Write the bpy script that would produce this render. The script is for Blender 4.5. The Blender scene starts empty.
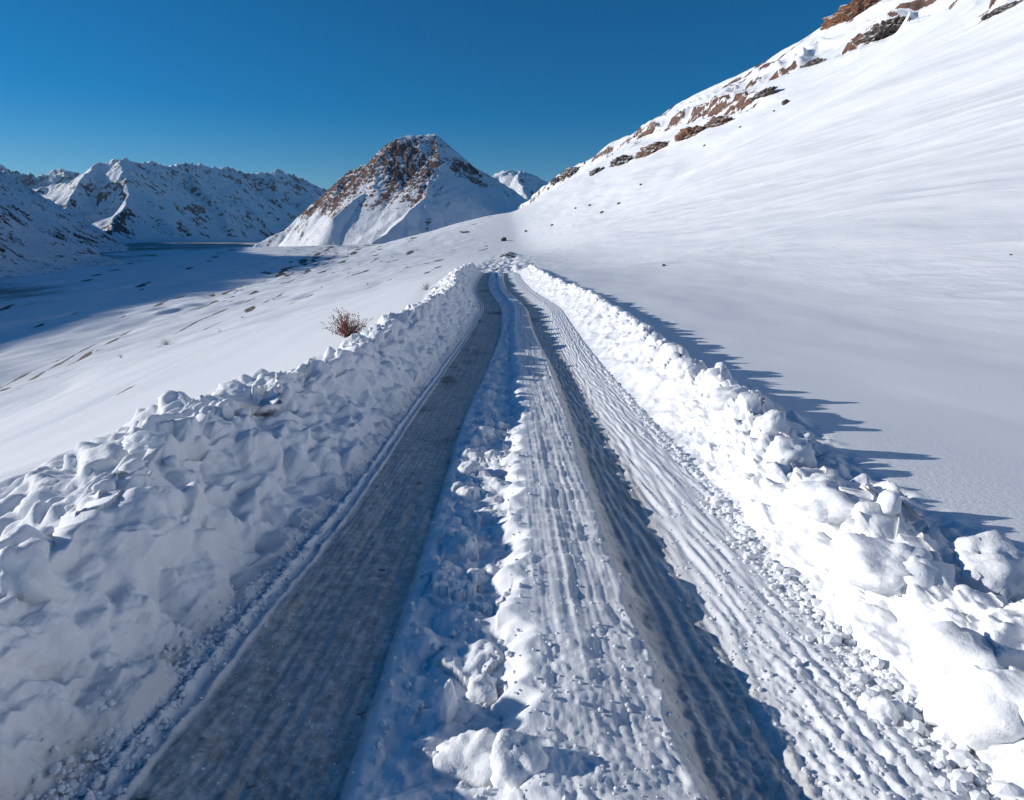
import bpy, bmesh, math, random
import numpy as np
from mathutils import Vector

# ------------------------------------------------------------------ camera, sky, sun, exposure
scene = bpy.context.scene
C = scene.collection
PITCH = math.atan(160/600.0)
FPX = 600.0
CAM = np.array([0.0, 0.0, 1.7])
cam_d = bpy.data.cameras.new('camera')
cam_d.sensor_width = 36.0
cam_d.lens = 36.0*FPX/1024.0
cam_d.clip_start = 0.05
cam_d.clip_end = 60000
cam = bpy.data.objects.new('camera', cam_d)
cam.location = CAM
cam.rotation_euler = (math.pi/2-PITCH, 0, 0)
C.objects.link(cam)
scene.camera = cam

SUN_EL = math.radians(15.5)
SUN_AZ = math.radians(-82)          # measured from +Y towards +X: the sun stands to the left, a little ahead
sun_vec = Vector((math.sin(SUN_AZ)*math.cos(SUN_EL), math.cos(SUN_AZ)*math.cos(SUN_EL), math.sin(SUN_EL)))
world = bpy.data.worlds.new('World')
scene.world = world
world.use_nodes = True
wn = world.node_tree
for n in list(wn.nodes): wn.nodes.remove(n)
wo = wn.nodes.new('ShaderNodeOutputWorld')
wb = wn.nodes.new('ShaderNodeBackground')
ws = wn.nodes.new('ShaderNodeTexSky')
ws.sky_type = 'NISHITA'
ws.sun_disc = False
ws.sun_elevation = SUN_EL
ws.sun_rotation = SUN_AZ
ws.altitude = 4000
ws.air_density = 1.4
ws.dust_density = 0.35
ws.ozone_density = 4.0
wb.inputs['Strength'].default_value = 0.092
whs = wn.nodes.new('ShaderNodeHueSaturation')
whs.inputs['Saturation'].default_value = 1.4
whs.inputs['Hue'].default_value = 0.5
wn.links.new(ws.outputs[0], whs.inputs['Color'])
wn.links.new(whs.outputs[0], wb.inputs[0])
wn.links.new(wb.outputs[0], wo.inputs[0])

sun_d = bpy.data.lights.new('sun', 'SUN')
sun_d.energy = 5.0
sun_d.angle = math.radians(0.53)
sun_d.color = (1.0, 0.95, 0.88)
sun = bpy.data.objects.new('sun', sun_d)
sun.rotation_euler = sun_vec.to_track_quat('Z', 'Y').to_euler()
sun.location = (-20, 0, 30)
C.objects.link(sun)
vs = scene.view_settings
vs.view_transform = 'Standard'
vs.look = 'None'
vs.exposure = -0.08
vs.gamma = 1.0
vs.use_curve_mapping = False
scene.render.engine = 'CYCLES'
scene.cycles.max_bounces = 6
scene.cycles.diffuse_bounces = 2

# ------------------------------------------------------------------ noise
_rng = np.random.RandomState(7)
_P = np.tile(_rng.permutation(4096), 3).astype(np.int64)
_ang = _rng.rand(4096)*2*np.pi
_GX, _GY = np.cos(_ang), np.sin(_ang)
_R1, _R2, _R3, _R4, _R5 = [_rng.rand(4096) for _ in range(5)]

def _h(i, j, seed):
    return _P[(_P[(i+seed*131) & 4095] + j) & 4095]

def perlin(x, y, seed=0):
    x = np.asarray(x, dtype=np.float64); y = np.asarray(y, dtype=np.float64)
    x, y = np.broadcast_arrays(x, y)
    i = np.floor(x).astype(np.int64); j = np.floor(y).astype(np.int64)
    fx = x-i; fy = y-j
    u = fx*fx*fx*(fx*(fx*6-15)+10); v = fy*fy*fy*(fy*(fy*6-15)+10)
    def g(a, b):
        h = _h(i+a, j+b, seed)
        return _GX[h]*(fx-a)+_GY[h]*(fy-b)
    a = g(0, 0); a = a+u*(g(1, 0)-a)
    b = g(0, 1); b = b+u*(g(1, 1)-b)
    return (a+v*(b-a))*1.5

def fbm(x, y, seed=0, oct=4, gain=0.5, lac=2.03):
    s = 0; a = 1
    for o in range(oct):
        s = s+a*perlin(x, y, seed+o); x = x*lac+3.1; y = y*lac+1.7; a *= gain
    return s

def ridged(x, y, seed=0, oct=4, gain=0.5, lac=2.07):
    s = 0; a = 1; w = 1
    for o in range(oct):
        n = 1-np.abs(perlin(x, y, seed+o))*1.6
        n = np.clip(n, 0, 1)**2
        s = s+a*n*w; w = np.clip(n*1.4, 0, 1); x = x*lac+2.3; y = y*lac+5.9; a *= gain
    return s

def worley(x, y, seed=0, jit=0.9):
    """F1, F2 and the tilted plate height of the nearest cell"""
    x, y = np.broadcast_arrays(np.asarray(x, float), np.asarray(y, float))
    i = np.floor(x).astype(np.int64); j = np.floor(y).astype(np.int64)
    f1 = np.full(x.shape, 9.0); f2 = np.full(x.shape, 9.0)
    cid = np.zeros(x.shape, np.int64); dx1 = np.zeros(x.shape); dy1 = np.zeros(x.shape)
    for a in (-1, 0, 1):
        for b in (-1, 0, 1):
            h = _h(i+a, j+b, seed)
            dx = x-(i+a+0.5+jit*(_R1[h]-0.5)); dy = y-(j+b+0.5+jit*(_R2[h]-0.5))
            d = np.sqrt(dx*dx+dy*dy)
            near = d < f1
            f2 = np.where(near, f1, np.minimum(f2, d))
            cid = np.where(near, h, cid); dx1 = np.where(near, dx, dx1); dy1 = np.where(near, dy, dy1)
            f1 = np.where(near, d, f1)
    return f1, f2, cid, dx1, dy1

def plates(x, y, seed=0, tilt=0.9):
    f1, f2, cid, dx, dy = worley(x, y, seed)
    edge = smooth(0.0, 0.28, f2-f1)
    return ((_R3[cid]-0.5) + tilt*((_R4[cid]-0.5)*dx+(_R5[cid]-0.5)*dy)*2)*edge

def domes(x, y, seed=0, r=0.62, keep=0.75):
    f1, f2, cid, dx, dy = worley(x, y, seed, 0.8)
    rr = r*(0.55+0.6*_R3[cid])
    e = 1+0.5*(_R4[cid]-0.5)
    return np.clip(1-(f1*e/rr)**2, 0, 1)**.8*(_R5[cid] < keep)*(0.5+0.7*_R3[cid])

def smooth(a, b, x):
    t = np.clip((x-a)/(b-a), 0, 1)
    return t*t*(3-2*t)

def sinterp(x, xs, ys):
    """monotone-ish smooth interpolation through control points"""
    xs = np.asarray(xs, float); ys = np.asarray(ys, float)
    i = np.clip(np.searchsorted(xs, x)-1, 0, len(xs)-2)
    t = np.clip((x-xs[i])/(xs[i+1]-xs[i]), 0, 1)
    m = np.gradient(ys, xs)
    h = xs[i+1]-xs[i]
    t2 = t*t; t3 = t2*t
    return (2*t3-3*t2+1)*ys[i]+(t3-2*t2+t)*h*m[i]+(-2*t3+3*t2)*ys[i+1]+(t3-t2)*h*m[i+1]

# ------------------------------------------------------------------ mesh helpers
def grid_mesh(name, X, Y, Z, attrs=None, mat=None, close=False):
    n, m = X.shape
    co = np.empty((n*m, 3), np.float32)
    co[:, 0] = X.ravel(); co[:, 1] = Y.ravel(); co[:, 2] = Z.ravel()
    idx = np.arange(n*m).reshape(n, m)
    q = np.stack([idx[:-1, :-1], idx[:-1, 1:], idx[1:, 1:], idx[1:, :-1]], -1).reshape(-1, 4)
    return raw_mesh(name, co, q, attrs, mat)

def raw_mesh(name, co, q, attrs=None, mat=None, smooth_shade=True):
    me = bpy.data.meshes.new(name)
    k = q.shape[1]
    me.vertices.add(len(co)); me.vertices.foreach_set('co', np.ascontiguousarray(co, np.float32).ravel())
    me.loops.add(len(q)*k); me.loops.foreach_set('vertex_index', np.ascontiguousarray(q, np.int32).ravel())
    me.polygons.add(len(q)); me.polygons.foreach_set('loop_start', np.arange(0, len(q)*k, k, dtype=np.int32))
    me.update(calc_edges=True)
    if smooth_shade:
        me.polygons.foreach_set('use_smooth', np.ones(len(q), bool))
    else:
        me.polygons.foreach_set('use_smooth', np.zeros(len(q), bool))
    for an, av in (attrs or {}).items():
        a = me.attributes.new(an, 'FLOAT', 'POINT')
        a.data.foreach_set('value', np.ascontiguousarray(av, np.float32).ravel())
    if mat: me.materials.append(mat)
    me.validate()
    return me

def link(name, me, parent=None, loc=(0, 0, 0)):
    o = bpy.data.objects.new(name, me)
    o.location = loc
    if parent: o.parent = parent
    C.objects.link(o)
    return o

def tag(o, label=None, cat=None, group=None, kind=None):
    if label: o['label'] = label
    if cat: o['category'] = cat
    if group: o['group'] = group
    if kind: o['kind'] = kind
    return o

# ------------------------------------------------------------------ materials
class NT:
    def __init__(s, name):
        s.m = bpy.data.materials.new(name); s.m.use_nodes = True
        s.t = s.m.node_tree; s.b = s.t.nodes['Principled BSDF']
        s.geo = s.t.nodes.new('ShaderNodeNewGeometry')
    def n(s, typ, **k):
        x = s.t.nodes.new(typ)
        for a, b in k.items(): setattr(x, a, b)
        return x
    def l(s, a, b): s.t.links.new(a, b)
    def noise(s, scale, detail=4, rough=0.6, stretch=None, dist=0.0):
        x = s.n('ShaderNodeTexNoise'); x.inputs['Scale'].default_value = scale
        x.inputs['Detail'].default_value = detail; x.inputs['Roughness'].default_value = rough
        x.inputs['Distortion'].default_value = dist
        if stretch:
            mp = s.n('ShaderNodeMapping'); mp.inputs['Scale'].default_value = stretch
            s.l(s.geo.outputs['Position'], mp.inputs[0]); s.l(mp.outputs[0], x.inputs['Vector'])
        else:
            s.l(s.geo.outputs['Position'], x.inputs['Vector'])
        return x.outputs['Fac']
    def attr(s, name):
        x = s.n('ShaderNodeAttribute', attribute_name=name); return x.outputs['Fac']
    def math(s, op, a, b=None, clamp=False):
        x = s.n('ShaderNodeMath', operation=op); x.use_clamp = clamp
        for i, v in enumerate((a, b)):
            if v is None: continue
            if isinstance(v, (int, float)): x.inputs[i].default_value = v
            else: s.l(v, x.inputs[i])
        return x.outputs[0]
    def ramp(s, v, a, b):
        x = s.n('ShaderNodeMapRange', interpolation_type='SMOOTHSTEP')
        s.l(v, x.inputs[0]); x.inputs[1].default_value = a; x.inputs[2].default_value = b
        return x.outputs[0]
    def mix(s, f, a, b):
        x = s.n('ShaderNodeMix', data_type='RGBA')
        if isinstance(f, (int, float)): x.inputs[0].default_value = f
        else: s.l(f, x.inputs[0])
        for i, v in ((6, a), (7, b)):
            if isinstance(v, tuple): x.inputs[i].default_value = (*v, 1)
            else: s.l(v, x.inputs[i])
        return x.outputs[2]
    def bump(s, height, dist, strength=1.0, prev=None):
        x = s.n('ShaderNodeBump'); x.inputs['Distance'].default_value = dist
        x.inputs['Strength'].default_value = strength
        s.l(height, x.inputs['Height'])
        if prev: s.l(prev, x.inputs['Normal'])
        return x.outputs[0]
    def out(s, col, rough=0.8, normal=None, spec=0.3):
        if isinstance(col, tuple): s.b.inputs['Base Color'].default_value = (*col, 1)
        else: s.l(col, s.b.inputs['Base Color'])
        if isinstance(rough, (int, float)): s.b.inputs['Roughness'].default_value = rough
        else: s.l(rough, s.b.inputs['Roughness'])
        s.b.inputs['Specular IOR Level'].default_value = spec
        if normal: s.l(normal, s.b.inputs['Normal'])
        return s.m

SNOW = (0.86, 0.88, 0.91)
def snow_material():
    s = NT('ploughed_snow')
    d = s.attr('dirt')
    f = s.noise(9, 5, .65)
    d2 = s.math('MULTIPLY', d, s.math('ADD', s.math('MULTIPLY', f, 1.1), .45), True)
    col = s.mix(d2, SNOW, (0.36, 0.37, 0.385))
    k1 = s.math('SUBTRACT', 1.0, s.attr('fresh'))
    b = s.bump(s.math('MULTIPLY', s.noise(140, 3, .7), k1), .004, .6)
    b = s.bump(s.math('MULTIPLY', s.noise(28, 4, .6), k1), .012, .6, b)
    return s.out(col, .75, b, .25)
def road_material():
    s = NT('icy_road_surface')
    d = s.attr('dirt')
    big = s.noise(1.1, 4, .6, (1, .45, 1))
    fine = s.noise(13, 8, .74)
    packed = s.mix(s.ramp(fine, .35, .68), (0.33, 0.325, 0.31), (0.64, 0.63, 0.61))
    packed = s.mix(s.ramp(big, .52, .70), packed, (0.15, 0.14, 0.128))
    packed = s.mix(s.math('MULTIPLY', s.ramp(s.noise(2.2, 5, .7, (1.6, .22, 1)), .52, .75), .65), packed, (0.68, 0.68, 0.67))
    spots = s.math('MAXIMUM', s.ramp(s.noise(5, 5, .68), .63, .70), s.math('MULTIPLY', s.ramp(s.noise(38, 3, .6), .66, .72), .75))
    packed = s.mix(s.math('MULTIPLY', spots, .85), packed, (0.055, 0.045, 0.04))
    f = s.noise(18, 5, .7, (1, .25, 1))
    d2 = s.math('MULTIPLY', d, s.math('ADD', s.math('MULTIPLY', f, .9), .55), True)
    col = s.mix(d2, SNOW, packed)
    b = s.bump(s.noise(170, 3, .7), .003, .7)
    b = s.bump(s.noise(70, 5, .7, (1, .55, 1)), .005, .55, b)
    r = s.math('SUBTRACT', .8, s.math('MULTIPLY', d, .25))
    return s.out(col, r, b, .35)
def field_material():
    s = NT('wind_packed_snow')
    bare = s.attr('bare'); rock = s.attr('rock')
    n1 = s.noise(1.6, 5, .7); n2 = s.noise(.16, 5, .65)
    bm = s.ramp(s.math('ADD', bare, s.math('MULTIPLY', s.math('SUBTRACT', n1, .5), .9)), .42, .6)
    rm = s.ramp(s.math('ADD', rock, s.math('MULTIPLY', s.math('SUBTRACT', n2, .5), 1.3)), .45, .58)
    soil = s.mix(n1, (0.075, 0.065, 0.06), (0.17, 0.14, 0.12))
    rk = s.mix(s.ramp(s.noise(.25, 5, .7), .35, .65), (0.06, 0.045, 0.042), (0.22, 0.118, 0.08))
    sn = s.mix(s.ramp(s.noise(.05, 4, .6), .3, .7), SNOW, (0.83, 0.855, 0.89))
    col = s.mix(bm, sn, soil); col = s.mix(rm, col, rk)
    vshade = s.attr('valley_shade')
    sm = s.ramp(s.math('ADD', vshade, s.math('MULTIPLY', s.math('SUBTRACT', s.noise(.03, 8, .72, (1, .6, 1)), .5), 1.6)), .4, .9)
    col = s.mix(s.math('MULTIPLY', sm, .8), col, (0.11, 0.105, 0.10))  # dark patches over the valley snow deepen its shadow by colour
    b = s.bump(s.math('MULTIPLY', s.noise(3.2, 6, .62, (1, .22, 1)), s.attr('wind')), .09, .5)
    b = s.bump(s.math('MULTIPLY', s.noise(60, 3, .7), s.attr('wind')), .006, .5, b)
    return s.out(col, .8, b, .25)
def mountain_material(name, scale, dark, light, rough_amt, th=.5):
    s = NT(name)
    rock = s.attr('rock')
    n = s.noise(scale, 7, .72)
    n2 = s.noise(scale*5, 5, .75)
    v = s.math('ADD', rock, s.math('MULTIPLY', s.math('SUBTRACT', n, .5), 1.5))
    v = s.math('ADD', v, s.math('MULTIPLY', s.math('SUBTRACT', n2, .5), 2.0))
    sep = s.n('ShaderNodeSeparateXYZ'); s.l(s.geo.outputs['Normal'], sep.inputs[0])
    v = s.math('SUBTRACT', v, s.math('MULTIPLY', s.math('SUBTRACT', sep.outputs[2], .72), .9))
    m = s.ramp(v, th-.06, th+.06)
    rk = s.mix(s.ramp(s.noise(scale*2.3, 5, .7), .35, .65), dark, light)
    col = s.mix(m, SNOW, rk)
    b = s.bump(n2, rough_amt, .7)
    return s.out(col, .85, b, .2)
def rock_material(name, dark, light, scale, snow_from=.55):
    s = NT(name)
    rk = s.mix(s.ramp(s.noise(scale, 6, .7), .33, .67), dark, light)
    sep = s.n('ShaderNodeSeparateXYZ'); s.l(s.geo.outputs['Normal'], sep.inputs[0])
    v = s.math('ADD', sep.outputs[2], s.math('MULTIPLY', s.math('SUBTRACT', s.noise(scale*1.5, 4, .7), .5), .8))
    col = s.mix(s.ramp(v, snow_from, snow_from+.12), rk, SNOW)
    b = s.bump(s.noise(scale*4, 5, .75), .35/scale, .8)
    return s.out(col, .85, b, .2)
M_SNOW = snow_material(); M_ROAD = road_material(); M_FIELD = field_material()
M_PEAK = mountain_material('peak_rock_and_snow', .03, (0.04, 0.032, 0.033), (0.19, 0.108, 0.09), 4.0)
M_RANGE = mountain_material('range_rock_and_snow', .006, (0.06, 0.055, 0.055), (0.13, 0.11, 0.10), 14.0)

# ------------------------------------------------------------------ terrain functions
def road_z(y):
    y = np.asarray(y, float)
    g, y0, k = .115, 13., 3.
    s = lambda q: -g*(q-k*np.log1p(np.exp(np.clip((q-y0)/k, -50, 50))) - np.where((q-y0)/k > 50, q-y0-50*k, 0))
    z = s(y)-s(0.0)
    return z+np.interp(y, [-1e4, 58, 64, 74, 90, 150, 400, 1000, 2000, 4000, 9000],
                       [0, 0, -.12, -1.0, -1.3, -.9, -.6, 1.0, 8, 5, 5])
_yy = np.linspace(-60, 400, 4601)
_xt = np.interp(_yy, [-60, 0, 21, 29, 39.5, 50, 61, 80, 100, 150, 400], [0, 0, 0, .12, -.8, -1.15, -1.3, -1.9, -2.2, -1.5, -6])
_k = np.exp(-np.linspace(-2, 2, 81)**2); _k /= _k.sum()
_xt = np.convolve(np.pad(_xt, 40, mode='edge'), _k, 'valid')
def road_x(y):
    y = np.asarray(y, float)
    return np.where(y < 400, np.interp(y, _yy, _xt), -6-(y-400)*.02)

CREST = np.array([(300, -600, 185), (300, 0, 185), (292, 250, 184), (281, 388, 178), (269, 512, 175.5), (252, 660, 168), (235, 820, 163.5),
                  (206, 1030, 153), (176, 1280, 146), (130, 1420, 132), (84, 1590, 124), (24, 1830, 104), (-30, 2200, 50), (-80, 2700, 10)], float)
def terrain(x, y, full=True):
    x = np.asarray(x, float); y = np.asarray(y, float)
    xr = road_x(y); d = x-xr
    z = road_z(y)
    # right-hand hillside
    cx = np.interp(y, CREST[:, 1], CREST[:, 0]); cz = np.interp(y, CREST[:, 1], CREST[:, 2])
    wob = perlin(y/160, y*0+.3, 41)*10
    dc = np.maximum(cx+wob-xr, 20)
    H = np.maximum(cz-z, 0)
    dd = d-13.0
    s = np.where(dd > 30, dd, 3.5*np.log1p(np.exp(np.clip(dd/3.5, -40, 40))))/dc*(d > 0)
    hill = np.where(s < 1, np.maximum(s, 0)**1.30, 1-.25*(s-1)-.9*np.clip(s-1, 0, .25)**2)*H
    near = smooth(3, 40, d)
    und = fbm(x/55, y/140, 11, 3)*2.6*smooth(8, 90, d)
    zR = z+.33*np.maximum(smooth(2, 3, d), smooth(150, 300, y))+np.maximum(hill, -30)+und+fbm(x/9, y/30, 15, 3)*.16*near
    # cross-hatched rills and wind lines along the slope
    zR = zR+fbm(x/6, y/11, 25, 3)*.075*smooth(3.2, 7, d)+ridged((x+.35*y)/2.6, y/7., 26, 3)*.035*smooth(5, 12, d)*smooth(-.1, .3, perlin(x/14, y/25, 27))
    zR = zR+ridged((x+.12*y)/7., y/90., 21, 3)*.16*smooth(12, 60, d)+perlin(x/2.2, y/16., 24)*.05*near
    rockf = smooth(.62, .85, s+.10*fbm(x/60, y/60, 31, 2))*(d > 0)
    steps = np.abs(((s*16+perlin(x/80, y/80, 33)*.9) % 1)-.5)*2
    zR = zR+rockf*(ridged(x/26, y/60, 35, 4)-.8)*7.0*np.clip(1.06-s, 0, .3)/.3*smooth(0, .3, np.abs(1.02-s)+.05)
    wob2 = .012*perlin(y/45, x/45, 37)
    sA = np.interp(y, [300, 380, 517, 655, 825, 1092, 1300, 1700], [.53, .565, .635, .69, .758, .87, .86, .90])+wob2
    sB = np.interp(y, [180, 250, 306, 400, 438, 466, 514, 600, 700], [.42, .55, .66, .763, .729, .713, .70, .74, .79])+wob2
    mA = smooth(400, 520, y)*(.45+.55*smooth(-.3, .1, perlin(y/50, y*0+.4, 38)))
    mB = smooth(170, 200, y)*(1-smooth(620, 700, y))*smooth(-.05, .25, perlin(y/32, y*0+.4, 39)+.12)
    gA = np.exp(-((s-sA)/.026)**2)*mA; gB = np.exp(-((s-sB)/.018)**2)*mB
    lay = np.abs(((s*60+perlin(y/40, s*12, 36)*.8) % 1)-.5)*2
    bandm = np.maximum(gA, gB)*(.45+.75*smooth(.2, .8, lay))*(d > 0)
    cliff = smooth(sA-.012, sA+.010, s)*(1-smooth(sA+.03, sA+.20, s))*mA*9+smooth(sB-.008, sB+.008, s)*(1-smooth(sB+.02, sB+.14, s))*mB*5
    zR = zR+cliff*(d > 0)+np.maximum(gA, gB)*(ridged(x/7, y/16, 34, 4)-.7)*3.0
    ease = smooth(350, 1000, y)*(1-smooth(1450, 1850, y))*45
    zR = zR+ease*smooth(-230, 30, d)*(1-.4*smooth(.2, .95, s))
    # left-hand snowfield falling to the valley
    wl = 110+.62*np.clip(y, -100, 1500)
    kk = np.interp(y, [0, 95, 180, 450], [.3, .8, 12, 60])
    ed = (-d-4.5)/kk
    e = kk*np.where(ed > 30, ed, np.log1p(np.exp(np.clip(ed, -40, 30))))/wl
    prof = np.where(e < 1, 1-(1-np.clip(e, 0, 1))**1.25, 1)
    floor = 33-np.interp(y, [0, 1200, 4200, 8000], [0, 0, 18, 20])
    drop = prof*(floor+z)
    zL = z+.30*np.maximum(smooth(2, 4.5, -d), smooth(150, 300, y))-drop+fbm(x/14, y/34, 51, 3)*.35*smooth(6, 40, -d)+perlin(x/60, y/120, 54)*1.6*smooth(30, 120, -d)
    zL = zL+ease*smooth(-230, 30, d)+perlin(x/3.5, y/9., 57)*.05*smooth(4, 9, -d)
    # terracettes: narrow scarps running along the contour
    ew = e+.02*perlin(x/40, y/70, 61)+.006*perlin(x/6, y/12, 62)
    scarp = np.zeros_like(d); bare = np.zeros_like(d)
    if full:
        for q, (e0, w, hgt, lo, sd) in enumerate([(.07, .006, .2, .1, 60), (.115, .008, .25, .1, 63), (.20, .009, .35, -.05, 64), (.255, .008, .4, 0, 59), (.30, .012, .6, -.2, 65), (.335, .010, .6, -.1, 66),
                                                (.362, .008, .5, -.15, 67), (.385, .017, 1.1, -.8, 58), (.41, .008, .5, -.1, 57), (.47, .012, .6, .1, 68), (.62, .015, .8, .05, 69), (.80, .02, .9, 0, 70)]):
            on = smooth(lo-.08, lo+.22, perlin(x/38+q*3.3, y/75, sd)+.25*perlin(x/7, y/11, sd+9))
            scarp = scarp-hgt*on*smooth(e0-w*.6, e0+w*.6, ew)*(1-smooth(e0+.02, e0+.12, ew))
            bare = np.maximum(bare, on*np.exp(-((ew-e0)/(w*.62))**2))
        zL = zL+scarp
    zR = zR-drop*smooth(95, 150, y)
    zz = np.where(d > 0, zR, zL)
    # track scuffs beyond the end of the ploughed stretch
    sc = np.exp(-((d-.5)/5)**2)*smooth(66, 85, y)*(1-smooth(180, 300, y))
    zz = zz+sc*(domes(x/1.3, y/3.2, 81)*.30+fbm(x/1.0, y/3, 82, 3)*.16)
    # cut bank where the track rounds the foot of the hillside
    cut = np.exp(-((x+1.2-(y-190)*.02)/2.2)**2)*smooth(150, 175, y)*(1-smooth(215, 250, y))
    bare2 = np.clip(cut*1.4*smooth(-.2, .3, perlin(x/3, y/9, 85)), 0, 1)
    zz = zz+cut*1.2
    if not full: return zz
    bare = bare*(d < 0)+bare2+sc*.60*smooth(-.1, .5, perlin(x/1.6, y/6, 83))
    # small dark tufts poking through far snow
    dots = smooth(.52, .6, perlin(x/2.2, y/4.5, 91)+.25*perlin(x/.7, y/1.5, 93)-.28)*smooth(40, 70, y)*smooth(-.1, .3, perlin(x/50, y/90, 92))*(d < -4)
    bare = np.maximum(bare, dots)
    # scattered rock on the hillside, in bands along the contour
    band = ridged(x/22, (y+x)/85, 95, 4)
    rock = rockf*smooth(.70, 1.25, band+.4*smooth(.35, 1, steps)*rockf)*(.4+.6*smooth(-.25, .25, perlin(x/70, y/150, 97)))
    rock = np.clip(rock*.95, 0, 1)*(d > 0)
    rock = np.maximum(rock, bandm)
    nose = smooth(1150, 1500, y)*smooth(.25, .6, s)*(d > 0)
    rock = np.maximum(rock, nose*.55*smooth(.6, 1.2, band))
    valley_shade = smooth(.55, 1.0, e)*(d < 0)*(.72+.5*perlin(x/160, y/260, 99))+smooth(1.0, 2.0, e)*.1  # valley floor mask: shade painted into the snow colour, broken into patches
    return zz, np.clip(bare, 0, 1), rock, valley_shade

# ------------------------------------------------------------------ the ploughed strip: banks, lanes, middle ridge
yrow = np.concatenate([np.linspace(-3, .85, 60, endpoint=False), np.geomspace(.85, 92, 1010)])
A_ = sinterp(yrow, [-3, 2, 5, 8.3, 13.8, 21, 29, 40, 61, 92], [-1.47, -1.49, -1.50, -1.64, -1.72, -1.6, -1.58, -1.7, -1.6, -1.6])
B_ = sinterp(yrow, [-3, 2, 5, 8, 14, 21, 28, 40, 61, 92], [-.58, -.6, -.65, -.72, -.62, -.42, -.6, -.72, -.9, -.9])
D_ = sinterp(yrow, [-3, 2, 5, 8, 14, 28, 45, 92], [.06, .05, .05, .13, .12, 0, 0, 0])
C_ = sinterp(yrow, [-3, 2, 5, 8, 14, 20, 28, 92], [.60, .62, .68, .78, .9, .72, .55, .5])
F_ = sinterp(yrow, [-3, 2, 3, 5.6, 11.5, 28, 45, 92], [1.62, 1.66, 1.68, 1.88, 2.13, 2.2, 2.0, 1.8])
CL = sinterp(yrow, [-3, 2, 3.5, 6, 9, 16, 21, 31, 50, 92], [-1.95, -2.02, -2.38, -2.82, -2.72, -2.95, -2.82, -2.85, -2.8, -2.7])
CR = sinterp(yrow, [-3, 2.4, 3.4, 4.5, 6.5, 10, 17, 29, 50, 92], [2.02, 2.08, 2.16, 2.25, 2.75, 3.0, 3.6, 3.55, 3.4, 3.2])
HL = sinterp(yrow, [-3, 2, 3.5, 6, 10, 30, 60, 92], [.50, .51, .60, .80, .94, 1.02, .9, .4])
HR = sinterp(yrow, [-3, 2, 4, 6.5, 10, 30, 60, 92], [.42, .43, .42, .46, .62, .74, .72, .35])
OL = CL-3.6; OR = CR+3.6
knots = [OL, CL, A_, B_, D_, C_, F_, CR, OR]
ncols = [110, 150, 130, 110, 80, 150, 140, 110]
U = []; seg_at = [0]
for i, nc in enumerate(ncols):
    t = np.linspace(0, 1, nc, endpoint=False)
    if i == 0: t = 1-(1-t)**1.8
    if i == len(ncols)-1: t = t**1.5
    U.append(knots[i][:, None]+(knots[i+1]-knots[i])[:, None]*t)
    seg_at.append(seg_at[-1]+nc)
U.append(knots[-1][:, None])
T = np.concatenate(U, 1)                      # lateral offset from the road line
Y = np.repeat(yrow[:, None], T.shape[1], 1)
X = T+road_x(Y)
XT = X
k = [a[:, None] for a in (OL, CL, A_, B_, D_, C_, F_, CR, OR)]
ol, cl, a_, b_, d_, c_, f_, cr, orr = k
rz = road_z(Y)
base, bare0, rock0, valley_shade0 = terrain(X, Y)
fadeY = 1-smooth(66, 90, Y)

Z = np.zeros_like(T)
# the smooth cross-section first, then relief along its own normal
hl = HL[:, None]; hr = HR[:, None]
crestvarL = .05*perlin(Y/.9, Y*0+.7, 101)+.03*perlin(Y/.4, Y*0+.2, 102)+.08*perlin(Y/3.1, Y*0, 103)
crestvarR = .06*perlin(Y/.8, Y*0+.7, 104)+.05*perlin(Y/.36, Y*0+.2, 105)+.07*perlin(Y/3.3, Y*0, 106)
baseL = base-rz
tL = np.clip((a_-T)/(a_-cl), 0, 1)                      # 0 at foot, 1 at crest
sm0 = smooth(-.12, 1.12, 0.0); sm1 = smooth(-.12, 1.12, 1.0)
shL = .25*tL+.75*(smooth(-.12, 1.12, tL)-sm0)/(sm1-sm0)
backL = np.clip((cl-T)/np.minimum(1.9, cl-ol), 0, 1)
topL = hl+crestvarL*smooth(.3, 1, tL)
zl = np.where(T > cl, topL*shL, topL+(baseL-topL)*smooth(-.12, 1, backL))
tR = np.clip((T-f_)/(cr-f_), 0, 1)
shR = .30*tR+.70*(smooth(-.12, 1.12, tR)-sm0)/(sm1-sm0)
backR = np.clip((T-cr)/.85, 0, 1)
topR = hr+crestvarR*smooth(.3, 1, tR)
zr_ = np.where(T < cr, topR*shR, topR+(baseL-topR)*smooth(-.12, 1, backR))
zb = np.where(T < a_, zl, np.where(T < f_, 0, zr_))
dT = np.diff(T, axis=1); dZ = np.diff(zb, axis=1)
S = np.concatenate([np.zeros((len(yrow), 1)), np.cumsum(np.hypot(dT, dZ), 1)], 1)
S = S-S[:, seg_at[4]][:, None]
sl_ = np.gradient(zb, axis=1)/np.gradient(T, axis=1)
ker = np.ones(9)/9
NX = -sl_/np.sqrt(1+sl_**2); NZ = 1/np.sqrt(1+sl_**2)
DX = np.zeros_like(T)
def res(size):
    """drop relief finer than the rows can carry"""
    ym = size/.016
    return 1-smooth(.5*ym, 1.1*ym, Y)
amp = smooth(0, .22, tL)*(1-smooth(.55, 1.0, backL))
wS = S+.07*perlin(S/.3, Y/.3, 110); wY = Y+.07*perlin(S/.3, Y/.3, 111)
far_soft = 1-.3*smooth(8, 30, Y)
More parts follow.
